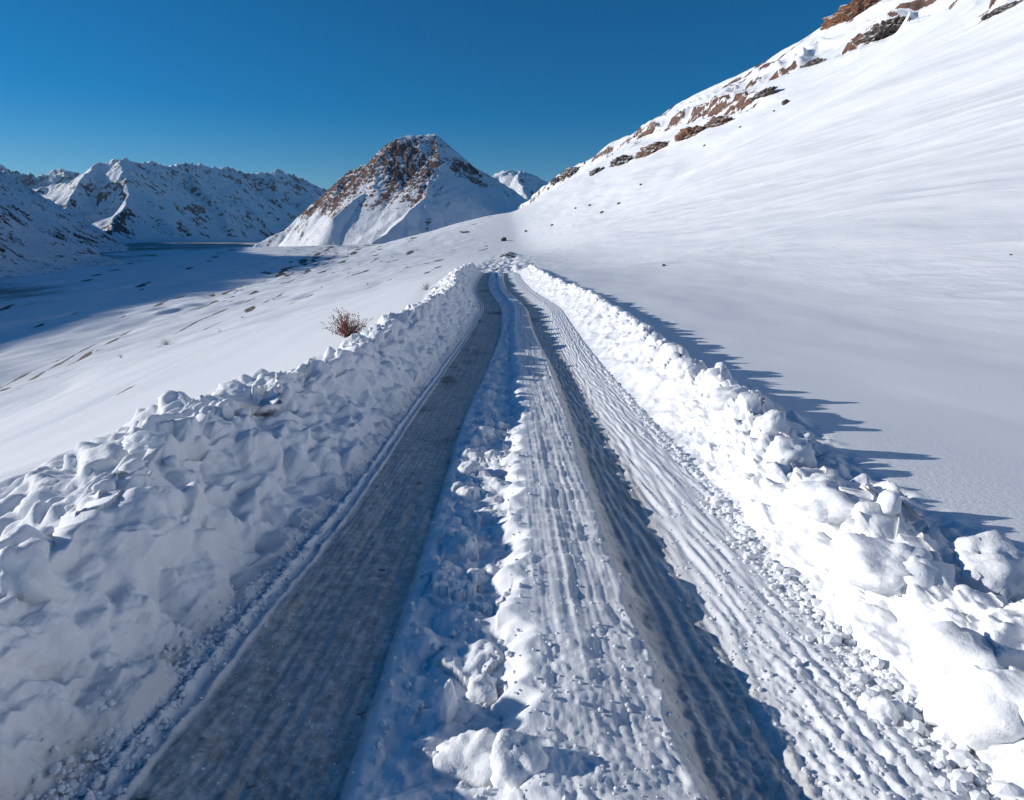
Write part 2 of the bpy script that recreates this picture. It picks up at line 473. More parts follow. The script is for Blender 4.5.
detL = ((plates(wS/.75, wY/.95, 115, 1.5)*.20+plates(wS/.36, wY/.52, 112, 1.5)*.10+plates(wS/.16, wY/.22, 113, 1.5)*.045*res(.2))*(.35+.65*smooth(.15, .75, tL))*(.5+.5*smooth(-.25, .25, perlin(S/.8, Y/1.1, 116)))
        + fbm(S/.7, Y/.9, 114, 3)*.10-ridged(wS/.40, wY/.6, 118, 2)*.06+.04+fbm(S/.05, Y/.06, 121, 3)*.010*res(.06)
        + fbm(S/.16, Y/.2, 119, 2)*.03*res(.2))
hump = domes(wS/.30, wY/.40, 122, .75, .75)*.11*np.exp(-((T-cl-.0)/.22)**2)+domes(S/.6, Y/.8, 123, .75, .5)*.13*np.exp(-((T-cl+.25)/.4)**2)
scoop = -.30*np.exp(-((Y-6.4)/.75)**2-((T-cl-.05)/.33)**2)
hump = hump*(.45+.55*smooth(2.4, 5, Y))
dispL = amp*detL*far_soft+hump*fadeY+scoop
ampR = smooth(0, .3, tR)*(1-smooth(.55, 1.0, backR))
detR = ((plates(wS/.70, wY/.7, 137, 1.5)*.12+plates(wS/.40, wY/.42, 132, 1.5)*.08+plates(wS/.15, wY/.17, 133, 1.5)*.06*res(.17))*(.25+.75*smooth(.1, .8, tR))*(.35+.65*smooth(-.2, .3, perlin(S/.7, Y/.9, 131)))
        + fbm(S/.6, Y/.6, 134, 3)*.07+domes(wS/.2, wY/.2, 135, .6, .5)*.035*res(.2)+fbm(S/.05, Y/.05, 136, 3)*.017*res(.05)+fbm(S/.14, Y/.14, 130, 3)*.035*res(.15))
humpR = domes(wS/.40, wY/.38, 138, .8, .85)*.16*np.exp(-((T-cr-.02)/.22)**2)+domes(wS/.17, wY/.17, 139, .7, .7)*.06*np.exp(-((T-cr+.12)/.25)**2)*res(.2)
dispR = ampR*detR*far_soft+humpR*fadeY
disp = np.where(T < a_, dispL, np.where(T < f_, 0, dispR))
zl = zb+disp*NZ; zr_ = zb+disp*NZ; DX = disp*NX
# gouges left by the plough along the foot
gou = np.exp(-((T-(a_-.24))/.16)**2)
zl = zl-gou*.075*smooth(-.15, .35, perlin(Y/.21+T*.9, T*.8+.5, 125))*smooth(-.5, .1, perlin(Y/2.6, Y*0, 126))*smooth(2.5, 4.5, Y)*res(.24)+gou*.02*perlin(X/.05, Y/.05, 127)*res(.06)
# lanes -------------------------------------------------------------------
long1 = perlin(T/.045, Y/8, 141); long2 = perlin(T/.11, Y/12.0, 142); gran = fbm(X/.035, Y/.045, 143, 3)
tread = perlin(T/.035, Y/1.2, 144)+.35*(np.abs(((Y/.07+np.abs(T+1.05)*3) % 1)-.5)-.25)*smooth(0, .3, perlin(T/.2, Y/2.0, 140))*res(.07); gran = gran*res(.045)
ln = .005*long2+.004*long1+.006*gran+.004*tread
berm = .042*np.exp(-((T-a_-.03)/.022)**2)+.026*np.exp(-((T-a_-.13)/.014)**2)
berm = berm*(.7+.6*perlin(T/.02, Y/.11, 150)*res(.1)+.6*perlin(Y/.25, T*0, 145)+.8*perlin(T/.03, Y/.035, 149)*res(.04)+.25*perlin(Y/.07, T*0, 146)*res(.07))
lane_l = ln+.012*fbm(X/.16, Y/.3, 108, 4)*res(.15)+berm-.012*np.exp(-((T-(a_+b_)/2)/.3)**2)+.03*fbm(X/.5, Y/1.3, 147, 2)*.5
edgeB = .035*smooth(b_-.02+.03*perlin(Y/.3, Y*0, 148), b_+.05+.03*perlin(Y/.3, Y*0, 148), T)
# middle ridge
tm = np.clip((T-b_)/(d_-b_), 0, 1)
jag = .10*perlin(Y/.22, Y*0+.3, 151)+.06*perlin(Y/.09, Y*0+.3, 152)*res(.09)
dc_ = d_+jag
crestD = .155+.035*perlin(Y/.5, Y*0, 153)+.03*perlin(Y/.15, Y*0, 154)
hum = (domes(X/.27, Y/.33, 155, .8, .6)*.06+domes(X/.13, Y/.15, 156, .75, .6)*.03*res(.15)+fbm(X/.18, Y/.22, 157, 3)*.028+fbm(X/.04, Y/.04, 158, 2)*.006*res(.05))
prof_l = edgeB-.01*smooth(.3, .9, tm)+.016*np.exp(-((T-b_-.03*perlin(Y/.3, Y*0, 148))/.02)**2)*(.6+.8*perlin(Y/.15, Y*0, 159))+hum*smooth(0, .25, tm)
rise = smooth(dc_-.16, dc_+.02, T)
cc_ = c_+.035*perlin(Y/.25, Y*0, 161)+.025*perlin(Y/.08, Y*0, 162)*res(.08)
tf = np.clip((T-dc_)/(cc_-dc_), 0, 1)
flank = crestD-.035*tf
trk = (.0065*perlin(T/.05+.25*perlin(Y/1.3, T*0, 120), Y/5, 164)*(.4+.9*smooth(-.3, .4, perlin(T/.2, Y/1.1, 124)))+.012*fbm(T/.07, Y/.12, 117, 3)*smooth(0, .4, perlin(T/.25, Y/.6, 109))*res(.08)+.0025*perlin(T/.022, Y/4, 165)+.006*perlin(T/.14, Y/14, 160)+.005*gran
       +.006*domes(T/.05, Y/.055, 169, .7, .10)*res(.07)+.010*fbm(T/.2, Y/.4, 163, 3)+.003*np.abs(perlin(T/.05, Y/.05, 166))*res(.05)
       +.0045*(np.abs(((Y/.075+T*2.2+.5*perlin(Y/.4, T/.3, 128)) % 1)-.5)-.25)*smooth(.0, .35, perlin(T/.13, Y/1.5, 167))*res(.07))
prof_r = flank+trk*smooth(0, .2, tf)
ridge = prof_l+(prof_r-prof_l)*rise
drop = smooth(cc_-.03, cc_+.14, T)
# right lane
rutz = -.027+ln*.45+.007*gran+.008*domes(T/.04, Y/.045, 170, .7, .2)*res(.06)+.012*perlin(T/.05, Y/.5, 168)
te = np.clip((T-cc_)/(f_-cc_), 0, 1)
lane_r = rutz+.065*smooth(.30, .75, te)+smooth(.4, .6, te)*(.004*perlin(T/.045, Y/11.0, 171)+.005*perlin(T/.15, Y/18, 172)+.0045*(np.abs(((Y/.08-T*2.0+.5*perlin(Y/.4, T/.3, 129)) % 1)-.5)-.25)*smooth(-.05, .3, perlin(T/.11, Y/2.5, 178))*res(.08)+.009*fbm(T/.06, Y/.09, 177, 4)*res(.06)+.006*perlin(T/.04, Y/.05, 173)*res(.05)*smooth(-.1, .3, perlin(T/.2, Y/1.2, 174)))
lane_r = lane_r+.03*smooth(.88, 1, te)*domes(X/.10, Y/.11, 175, .6, .35)
right = ridge+(lane_r-ridge)*drop
Z = np.where(T < a_, zl+lane_l*0, np.where(T < b_, lane_l, np.where(T < f_, right, zr_)))
# blend at the foot lines
kL = smooth(.06, 0, np.abs(T-a_)) if False else np.clip(1-np.abs(T-a_)/.05, 0, 1)
Z = np.where(T < a_, Z+kL*lane_l, Z)
kR = np.clip(1-(T-f_)/.06, 0, 1)
Z = np.where(T >= f_, Z+kR*lane_r*1.0, Z)
# fade the ploughing out at the far end, sink into the field at the outer borders
endf = 1-smooth(72, 91, Y)
Zw = rz+Z*endf+(base-rz)*(1-endf)
outer = np.maximum(smooth(.8, 3.3, cl-T), smooth(.9, 3.3, T-cr))
Zw = Zw+(base-Zw)*outer
border = np.maximum.reduce([1-smooth(0, .8, T-ol), 1-smooth(0, .8, orr-T), smooth(88, 92, Y)*np.ones_like(T)])
Zw = Zw+.004-.008*border
X = X+DX*endf*(1-outer)*(1-border)
dirt = np.zeros_like(T)
in_l = smooth(a_+.02, a_+.20, T)*(1-smooth(b_-.03, b_+.06, T))
dirt = in_l*1.0*(1-.6*np.exp(-((T-a_-.13)/.018)**2))
dirt = np.maximum(dirt, .22*smooth(dc_+.05, dc_+.3, T)*(1-smooth(cc_, cc_+.1, T)))
dirt = np.maximum(dirt, .75*smooth(cc_-.10, cc_+.06, T)*(1-smooth(.34, .56, te)))
dirt = np.maximum(dirt, .09*smooth(cc_, cc_+.2, T)*(1-smooth(f_-.12, f_, T)))
dirt = np.maximum(dirt, .30*np.exp(-((T-(a_-.1))/.09)**2))
dirt = dirt*endf
# strip pieces
def piece(name, i0, i1, mat):
    a, b = seg_at[i0], seg_at[i1]
    sl = slice(a, b+1)
    n, m = X[:, sl].shape
    return grid_mesh(name, X[:, sl], Y[:, sl], Zw[:, sl], {'dirt': dirt[:, sl], 'fresh': outer[:, sl]}, mat)
def join_grids(name, pieces, mat):
    cos, qs, ds = [], [], []; off = 0
    for i0, i1 in pieces:
        sl = slice(seg_at[i0], seg_at[i1]+1)
        n, m = X[:, sl].shape
        cos.append(np.stack([X[:, sl].ravel(), Y[:, sl].ravel(), Zw[:, sl].ravel()], 1))
        idx = np.arange(n*m).reshape(n, m)+off; off += n*m
        qs.append(np.stack([idx[:-1, :-1], idx[:-1, 1:], idx[1:, 1:], idx[1:, :-1]], -1).reshape(-1, 4))
        ds.append(dirt[:, sl].ravel())
    return raw_mesh(name, np.concatenate(cos), np.concatenate(qs), {'dirt': np.concatenate(ds)}, mat)

road_o = link('road', join_grids('road', [(2, 3), (5, 6)], M_ROAD))
tag(road_o, 'grey icy wheel lanes of the snow road between the two ploughed banks', 'road', kind='structure')
bank_l = link('snow_bank', piece('snow_bank', 0, 2, M_SNOW))
tag(bank_l, 'tall shaded ploughed snow bank with scooped chunky face, beside the grey icy lane', 'snow bank')
bank_r = link('snow_bank', piece('snow_bank', 6, 8, M_SNOW))
tag(bank_r, 'bright sunlit ploughed snow bank with rounded lumps, at the foot of the hillside', 'snow bank')
mid = link('snow_ridge', piece('snow_ridge', 3, 5, M_ROAD))
tag(mid, 'low lumpy snow ridge running between the two wheel lanes, half shaded', 'snow ridge')

# ------------------------------------------------------------------ the ground sheet out to the horizon
az = np.radians(np.concatenate([np.arange(-180, -50, 4.0), np.arange(-50, -46, .8), np.arange(-46, 46.01, .115), np.arange(46.8, 50, .8), np.arange(50, 181, 4.0)]))
rr = np.concatenate([np.geomspace(.6, 3, 40, endpoint=False), np.geomspace(3, 60, 420, endpoint=False), np.geomspace(60, 2000, 900, endpoint=False), np.geomspace(2000, 14000, 70)])
RR, AZ = np.meshgrid(rr, az, indexing='ij')
GX = RR*np.sin(AZ); GY = RR*np.cos(AZ)
GZ, gb, gr, gs = terrain(GX, GY)
gd = GX-road_x(GY)
# lower the sheet under the ploughed strip
ol_i = np.interp(GY, yrow, OL); or_i = np.interp(GY, yrow, OR)
inside = smooth(.55, .95, gd-ol_i)*smooth(.55, .95, or_i-gd)*(1-smooth(86, 90, GY))*smooth(-3, -2.6, GY)
GZ = GZ-inside*.75
ground_me = grid_mesh('ground', GX, GY, GZ, {'bare': gb, 'rock': gr, 'valley_shade': gs, 'wind': smooth(5, 22, np.abs(gd))}, M_FIELD)
ground = link('ground', ground_me)
tag(ground, 'open snow covered valley side with hillside rising beyond the road', 'snowfield', kind='structure')

# ------------------------------------------------------------------ looking points up on the built surfaces
def surface_z(x, y):
    """height of the strip, or of the open field outside it"""
    if -3 < y < 88:
        i = min(max(np.searchsorted(yrow, y), 0), len(yrow)-1)
        if X[i, 0]+.5 < x < X[i, -1]-.5:
            return float(np.interp(x, XT[i], Zw[i]))
    return float(terrain(np.array([x]), np.array([y]))[0][0])
def at(px, py, y0=.8, y1=3000):
    """the first point of the built land met by the line of sight of one spot in the photograph"""
    u = (px-512)/FPX; v = (400-py)/FPX
    d = np.array([u, math.cos(PITCH)+v*math.sin(PITCH), -math.sin(PITCH)+v*math.cos(PITCH)])
    ys = np.geomspace(y0, y1, 900)
    xs = ys*d[0]/d[1]; zs = 1.7+ys*d[2]/d[1]
    tz = terrain(xs, ys)[0]
    for i in range(len(ys)):
        g = surface_z(xs[i], ys[i]) if ys[i] < 88 and abs(xs[i]) < 9 else tz[i]
        if zs[i] <= g:
            return np.array([xs[i], ys[i], g])
    return np.array([xs[-1], ys[-1], tz[-1]])

# ------------------------------------------------------------------ mountains
def tents(x, y, segs):
    z = np.full(x.shape, -1e4); al = np.zeros(x.shape); di = np.zeros(x.shape); run = 0
    for n, (p, q, sl) in enumerate(segs):
        p = np.array(p, float); q = np.array(q, float)
        dx, dy = q[0]-p[0], q[1]-p[1]
        L = math.hypot(dx, dy)
        t = np.clip(((x-p[0])*dx+(y-p[1])*dy)/(dx*dx+dy*dy+1e-9), 0, 1)
        ex = x-p[0]-t*dx; ey = y-p[1]-t*dy
        dist = np.hypot(ex, ey)
        # slopes ease out towards the foot
        h = p[2]+(q[2]-p[2])*t-sl*dist
        up = h > z
        ang = np.arctan2(ex*dy-ey*dx, (ex*dx+ey*dy)*1.0+1e-9)
        z = np.where(up, h, z); di = np.where(up, dist, di)
        al = np.where(up, run+t*L+np.where((t <= 0) | (t >= 1), ang*60, 0), al)
        run += L
    return z, al, di
def pp(px, py, depth):
    """world point on the sight line of a photo spot at a forward distance"""
    u = (px-512)/FPX; v = (400-py)/FPX
    d = np.array([u, math.cos(PITCH)+v*math.sin(PITCH), -math.sin(PITCH)+v*math.cos(PITCH)])
    return tuple(CAM+d*depth/d[1])
def chain(pts, sl):
    return [(pts[i], pts[i+1], sl) for i in range(len(pts)-1)]
def mountain(name, segs, xr, yr, n, noise, rockfn, mat, floor):
    xs = np.linspace(xr[0], xr[1], n[0]); ys = np.linspace(yr[0], yr[1], n[1])
    MX, MY = np.meshgrid(xs, ys)
    wx, wy = noise['warp']
    qx = MX+wx*fbm(MX/wy, MY/wy, noise['seed']+50, 4); qy = MY+wx*fbm(MX/wy, MY/wy, noise['seed']+60, 4)
    t, al, di = tents(qx, qy, segs)
    ln = noise['len']
    gl = (ridged(al/(ln*.5)+di/(ln*4), di/(ln*3.2), noise['seed']+70, 3)-.8)*smooth(0, ln*.9, di)
    crag = (ridged(MX/(ln*.22), MY/(ln*.22), noise['seed']+80, 4, .55)-1.0)*smooth(noise['crag'][0], noise['crag'][1], t+.3*(noise['crag'][1]-noise['crag'][0])*perlin(MX/ln, MY/ln, noise['seed']+90))
    gy0, gx0 = np.gradient(t, ys, xs)
    crag = crag*(noise.get('flat', 1)+(1-noise.get('flat', 1))*smooth(-.15, .25, gx0))
    st = noise.get('strata', 0)
    if st:
        ph = t/17.+.25*MX/60.+.9*fbm(MX/90, MY/90, noise['seed']+95, 3)
        fr = ph % 1
        crag = crag+st*(smooth(.55, .95, fr)-fr)*smooth(noise['crag'][0]*.6, noise['crag'][1], t)*smooth(-.15, .25, gx0)
    z = t+noise['amp']*(fbm(MX/ln, MY/ln, noise['seed'], 6, .48)*.6+gl*.55+crag*noise['ca'])
    rel = z-floor
    mz, mb, mr, ms = z, None, None, None
    kf = noise.get('foot', 0)
    if kf:
        hh = (z-floor)/kf
        z = floor-3+kf*np.where(hh > 30, hh, np.log1p(np.exp(np.clip(hh, -40, 30))))
    gy, gx = np.gradient(z, ys, xs)
    slope = np.hypot(gx, gy)
    rock = rockfn(MX, MY, z, slope, gx, gy)
    keep = z > floor-30
    z = np.where(keep, z, floor-30)
    me = grid_mesh(name, MX, MY, z, {'rock': rock}, mat)
    return me

# middle peak: pyramid with a rocky sunlit left face and a shaded right face
D0 = 2300
summit = [pp(392, 139, D0-20), pp(404, 133, D0), pp(418, 132.5, D0), pp(434, 132.5, D0+10), pp(441, 140, D0+15)]
pk = chain(summit, 1.0)
pk += chain([summit[0], pp(366, 163, D0), pp(352, 170, D0+20), pp(320, 198, D0+30), pp(285, 230, D0+20), pp(258, 245, D0)], 1.0)
pk += chain([summit[-1], pp(472, 166, D0+210), pp(499, 179, D0+410), pp(526, 199, D0+700)], 1.05)
pk += chain([summit[3], pp(436, 152, D0-80), pp(434, 172, D0-170), pp(424, 195, D0-300), pp(405, 217, D0-420), pp(372, 242, D0-560)], .78)
pk += chain([summit[1], pp(395, 160, D0-90), pp(368, 190, D0-190), pp(335, 218, D0-300)], .85)
def rock_peak(x, y, z, sl, gx, gy):
    h = (z-10)/400
    left = smooth(-.25, .25, gx+.15)
    r = .10+.56*smooth(.08, .55, h+.20*fbm(x/110, y/110, 301, 3)+.22*smooth(-420, -640, x)*smooth(.05, .3, h))
    lowleft = smooth(.08, .55, h)*smooth(-480, -620, x) if False else 0
    streak = ridged((x*.6-y*.3)/60, (x*.3+z)/200, 303, 3)
    r = r*(.50+.50*left)+.10*left+.30*(smooth(.6, 1.3, streak)-.5)
    return np.clip(r+.12*smooth(.7, 1.3, sl)-.05, 0, 1)
me = mountain('mountain_peak', pk, (-1250, 420), (1500, 3100), (470, 400), dict(warp=(10, 150), amp=12, len=150, seed=200, crag=(90, 240), ca=.6, flat=.25, strata=1.3), rock_peak, M_PEAK, -10)
o = link('mountain_peak', me)
tag(o, 'reddish rocky pyramid peak with snow lower slopes, standing alone at the valley head', 'mountain', kind='structure')

# big shaded range across the valley
D1 = 5200
rg = chain([pp(28, 186, D1-100), pp(60, 180, D1-200), pp(95, 168, D1-150), pp(125, 158, D1), pp(150, 163, D1+350), pp(178, 164, D1+750), pp(205, 163, D1+1150), pp(222, 166, D1+1400), pp(240, 172, D1+1700), pp(256, 174, D1+1950),
            pp(275, 168, D1+2250), pp(296, 174, D1+2600), pp(325, 190, D1+3050), pp(360, 205, D1+3400), pp(420, 225, D1+3800)], .80)
rg += chain([pp(125, 158, D1), pp(128, 182, D1-450), pp(120, 205, D1-800), pp(112, 237, D1-1250)], .85)
rg += chain([pp(95, 168, D1-150), pp(78, 190, D1-550), pp(58, 212, D1-850), pp(50, 240, D1-1250)], .85)
rg += chain([pp(178, 164, D1+750), pp(205, 190, D1+450), pp(228, 222, D1+100)], .85)
rg += chain([pp(275, 168, D1+2250), pp(268, 188, D1+1750), pp(256, 208, D1+1200)], .85)
def rock_range(x, y, z, sl, gx, gy):
    r = .12+.22*smooth(.65, 1.25, sl)+.18*smooth(.2, .6, fbm(x/400, y/400, 401, 3))
    low = 1-smooth(60, 330, z+80*fbm(x/300, y/300, 402, 3))
    return np.clip(r+.30*low*smooth(-.1, .3, perlin(x/700, y/700, 404)), 0, 1)
me = mountain('mountain_range', rg, (-5200, 0), (3600, 9600), (600, 560), dict(warp=(70, 480), amp=54, len=520, seed=400, crag=(200, 700), ca=.35, foot=30), rock_range, M_RANGE, -16)
o = link('mountain_range', me)
tag(o, 'long blue shaded snow range with a sharp ridgeline across the far valley', 'mountains', kind='structure')

# paler peaks behind at the far edge
D2 = 8600
fr = chain([pp(-120, 150, D2), pp(-60, 165, D2), pp(-20, 158, D2), pp(3, 161, D2), pp(22, 172, D2), pp(45, 176, D2), pp(62, 172, D2), pp(84, 174, D2), pp(110, 190, D2+200), pp(150, 215, D2+300)], .75)
fr += chain([pp(3, 161, D2), pp(10, 200, D2-900)], .8)
me = mountain('far_mountain', fr, (-9600, -4200), (7200, 9800), (380, 200), dict(warp=(90, 520), amp=90, len=520, seed=450, crag=(300, 900), ca=.35), rock_range, M_RANGE, 0)
o = link('far_mountain', me)
tag(o, 'small pale pointed peaks rising behind the shaded range at the far end', 'mountain', kind='structure')
# little white peak in the notch beside the pyramid
D3 = 5200
wp = chain([pp(480, 190, D3), pp(500, 173, D3), pp(514, 169, D3), pp(524, 170, D3), pp(538, 176, D3), pp(560, 190, D3), pp(620, 215, D3)], .7)
wp += chain([pp(519, 169, D3), pp(522, 195, D3-500)], .7)
me = mountain('snowy_peak', wp, (-900, 1400), (4200, 6200), (260, 200), dict(warp=(40, 260), amp=35, len=300, seed=470, crag=(300, 700), ca=.3), lambda x, y, z, sl, gx, gy: np.clip(.12+.2*smooth(.8, 1.4, sl), 0, 1), M_RANGE, 0)
o = link('snowy_peak', me)
tag(o, 'small white sunlit peak showing in the notch right of the rocky pyramid', 'mountain', kind='structure')

# shaded hill on the near side of the valley, running out of the picture
hl_pts = [(-760, -500, 160), (-740, 180, 146), (-720, 600, 100), (-730, 800, 70), (-745, 900, 45), (-760, 1010, 8), (-770, 1120, -30)]
hs = chain(hl_pts, .62)
hs += chain([(-1500, -400, 402), (-1380, 780, 330), (-1420, 1300, 240), pp(-25, 166, 1700), pp(-18, 166, 2400), pp(-12, 164, 3000), pp(-14, 166, 3700)], .75)
def rock_shade_hill(x, y, z, sl, gx, gy):
    return np.clip(.14+.26*smooth(.6, 1.1, sl)+.12*fbm(x/90, y/90, 501, 3)+.36*(1-smooth(-25, 35, z)), 0, 1)  # rock, plus a darker foot carrying on the valley floor's painted shade
me = mountain('shaded_hill', hs, (-3700, -300), (-700, 4100), (560, 760), dict(warp=(20, 120), amp=12, len=110, seed=500, crag=(60, 200), ca=.4, foot=16), rock_shade_hill, M_PEAK, -33)
o = link('shaded_hill', me)
tag(o, 'dark hill in shadow sloping down to the valley floor at the picture edge', 'hill', kind='structure')

# ------------------------------------------------------------------ loose things
rnd = random.Random(11)
def ico(sub):
    bm = bmesh.new(); bmesh.ops.create_icosphere(bm, subdivisions=sub, radius=1)
    v = np.array([p.co[:] for p in bm.verts]); f = np.array([[q.index for q in p.verts] for p in bm.faces]); bm.free()
    return v, f
ICO = {k_: ico(k_) for k_ in (1, 2, 3, 4, 5)}
def n3(v, sc, seed):
    a, b, c = v.T
    return (perlin(a/sc+b*.37/sc, b/sc+c*.61/sc, seed)+perlin(b/sc+7.7, c/sc+a*.53/sc, seed+1)+perlin(c/sc+3.1, a/sc-b*.47/sc, seed+2))/2
def clod(seed, sub=4, planes=12, soft=.25, rough=.08, keep=(.62, .95)):
    """a broken lump: a ball cut by random planes, then worn and roughened"""
    r = np.random.RandomState(seed)
    v, f = ICO[sub]
    n = r.normal(size=(planes, 3)); n /= np.linalg.norm(n, axis=1)[:, None]
    dd_ = r.uniform(*keep, planes)
    dots_ = v@n.T
    cut = np.where(dots_ > .05, dd_/np.maximum(dots_, .05), 9)
    rad = np.minimum(1.0, cut.min(1))
    rad = rad*(1-soft)+soft*.85
    rad = rad*(1+rough*1.6*n3(v, 1.3, seed % 300+31))
    rad = rad*(1+rough*n3(v, .55, seed % 300)+rough*.6*n3(v, .2, seed % 300+5)+(rough*.4*n3(v, .08, seed % 300+9) if sub > 3 else 0))
    return v*rad[:, None], f
def rotz(v, a):
    c, s_ = math.cos(a), math.sin(a)
    return np.stack([v[:, 0]*c-v[:, 1]*s_, v[:, 0]*s_+v[:, 1]*c, v[:, 2]], 1)
M_LUMP = snow_material(); M_LUMP.name = 'lump_snow'
def clean_attr(me, v, name='dirt'):
    a = me.attributes.new(name, 'FLOAT', 'POINT'); a.data.foreach_set('value', np.zeros(len(v), np.float32))

def snow_lump(px, py, wpx, hpx, label, group=None, seed=None, name='snow_lump', soft=.45, sink=.35, planes=9, rough=.10):
    p = at(px, py)
    dist = math.hypot(p[1], p[2]-1.7)
    a = wpx/2*dist/FPX; h = hpx/2*dist/FPX
    sd = seed or rnd.randrange(1, 3000)
    v, f = clod(sd, 4 if wpx > 14 else 3, planes, soft, rough)
    v = rotz(v*np.array([a*1.08, a*rnd.uniform(.85, 1.15), h*1.1]), rnd.uniform(-.4, .4))
    me = raw_mesh(name, v, f, {'dirt': np.zeros(len(v))}, M_LUMP)
    o = link(name, me, loc=(p[0], p[1]+a*.25, p[2]+h*(1-2*sink)))
    tag(o, label, 'snow lump', group)
    return o
LUMPS = [
 (985, 590, 84, 84, 'large rounded snow lump on the sunlit bank crest at the picture edge'),
 (905, 572, 88, 44, 'broad flat-topped snow slab on the sunlit bank just left of the largest round lump'),
 (838, 512, 76, 48, 'wide rough snow boulder on the sunlit bank crest, with a shadowed top'),
 (793, 462, 50, 46, 'round snow lump on the sunlit bank crest beside the longest shadow on the slope'),
 (772, 430, 34, 40, 'tall narrow snow lump standing up from the sunlit bank crest'),
 (735, 402, 46, 26, 'smooth low snow hump on the sunlit bank crest past the tall narrow lump'),
 (690, 372, 30, 22, 'small snow lump on the sunlit bank crest before the bank narrows'),
 (985, 705, 110, 96, 'big rough block of compacted snow low on the sunlit bank face'),
 (887, 722, 26, 30, 'upright chunk of snow fallen at the foot of the sunlit bank'),
 (872, 708, 22, 22, 'smaller snow chunk leaning beside the upright chunk at the bank foot'),
 (478, 772, 66, 58, 'large sunlit snow block on the middle ridge nearest the camera'),
 (517, 770, 46, 62, 'rough snow block touching the large sunlit block on the middle ridge'),
 (484, 700, 40, 36, 'rounded snow lump in shade on the middle ridge beside the pointed shard'),
 (484, 434, 20, 14, 'pale rounded lump in shade at the far middle ridge, left of a pair'),
 (501, 430, 16, 14, 'pale rounded lump in shade at the far middle ridge, right of a pair'),
 (468, 472, 24, 18, 'single hummock of snow in shade on the middle ridge, before the pair of pale lumps'),
 (232, 394, 40, 18, 'smooth snow slab overhanging the scooped hollow of the shaded bank crest'),
 (146, 446, 50, 26, 'rounded block of snow on the shaded bank crest left of the scooped hollow'),
 (20, 590, 56, 74, 'flat pale plate of snow stuck on the shaded bank face at the picture edge'),
]
for i_, (px, py, w_, h_, lab) in enumerate(LUMPS):
    big = w_ > 60
    snow_lump(px, py, w_, h_, lab, seed=100+i_*7, soft=.22 if i_ < 8 else .15, sink=.5, planes=14, rough=.24 if big else .18)
# pointed shard on the middle ridge
p = at(447, 722)
v, f = clod(77, 4, 14, .1, .10)
v = v*np.array([.045, .05, .12]); v[:, 0] = v[:, 0]*(1-.5*(v[:, 2]/.12))+.14*v[:, 2]; v[:, 1] *= (1-.45*(v[:, 2]/.12))
o = link('snow_shard', raw_mesh('snow_shard', v, f, {'dirt': np.zeros(len(v))}, M_LUMP), loc=(p[0], p[1], p[2]+.06))
tag(o, 'thin pointed shard of snow sticking up from the shaded middle ridge', 'snow shard')
# smaller clods along the crests
gl = 'small clods along the crest of the sunlit bank'
for k_ in range(46):
    t_ = rnd.random()
    y_ = 2.2*(16/2.2)**rnd.random()
    i_ = int(np.searchsorted(yrow, y_))
    x_ = CR[i_]+rnd.gauss(.02, .14)
    z_ = surface_z(x_+float(road_x(y_)), y_)
    r_ = rnd.uniform(.035, .085)
    v, f = clod(rnd.randrange(1, 3000), 3, 10, .35, .12)
    v = rotz(v*np.array([r_*rnd.uniform(.8, 1.4), r_, r_*rnd.uniform(.7, 1.1)]), rnd.uniform(0, 6))
    o = link('snow_clod', raw_mesh('snow_clod', v, f, {'dirt': np.zeros(len(v))}, M_LUMP), loc=(x_+float(road_x(y_)), y_, z_+r_*.35))
    tag(o, 'small clod of snow lying along the crest of the sunlit bank', 'snow clod', gl)
gl = 'small clods along the crest of the shaded bank'
for k_ in range(40):
    y_ = 2.0*(22/2.0)**rnd.random()
    i_ = int(np.searchsorted(yrow, y_))
    x_ = CL[i_]+rnd.gauss(.0, .12)
    z_ = surface_z(x_, y_)
    r_ = rnd.uniform(.03, .085)
    v, f = clod(rnd.randrange(1, 3000), 3, 10, .3, .12)
    v = rotz(v*np.array([r_*rnd.uniform(.9, 1.5), r_, r_*rnd.uniform(.6, 1.0)]), rnd.uniform(0, 6))
    o = link('snow_clod', raw_mesh('snow_clod', v, f, {'dirt': np.zeros(len(v))}, M_LUMP), loc=(x_+float(road_x(y_)), y_, z_+r_*.3))
    tag(o, 'small clod of snow lying along the crest of the shaded bank', 'snow clod', gl)

# crumbs strewn over lanes and ridge
cv, cf, off = [], [], 0
base_c = [clod(900+q, 1, 6, .2, .1) for q in range(8)]
rs = np.random.RandomState(5)
def scatter(n, y0, y1, tf_, r0, r1):
    global off
    for _ in range(n):
        y_ = y0*(y1/y0)**rs.rand()
        i_ = min(int(np.searchsorted(yrow, y_)), len(yrow)-1)
        t_ = tf_(i_)
        z_ = float(np.interp(t_, T[i_], Zw[i_]))
        r_ = r0*(r1/r0)**(rs.rand()**1.6)
        v, f = base_c[rs.randint(8)]
        a = rs.rand()*6.28
        cv.append(rotz(v*np.array([r_, r_*(.7+.6*rs.rand()), r_*.8]), a)+np.array([t_+float(road_x(y_)), y_, z_+r_*.35]))
        cf.append(f+off); off += len(v)
scatter(1500, 1.3, 14, lambda i_: F_[i_]-abs(rs.normal(0, .10))+.04, .004, .03)
scatter(160, 1.3, 5, lambda i_: F_[i_]+rs.normal(-.02, .06), .010, .05)
scatter(900, 1.3, 12, lambda i_: rs.uniform(D_[i_], C_[i_]+.15), .003, .013)
scatter(1500, 1.3, 12, lambda i_: rs.uniform(C_[i_]+.35, F_[i_]), .003, .014)
scatter(3600, 1.2, 12, lambda i_: A_[i_]+rs.normal(-.03, .06), .004, .020)
scatter(500, 1.3, 9, lambda i_: rs.uniform(A_[i_]+.1, B_[i_]), .003, .009)
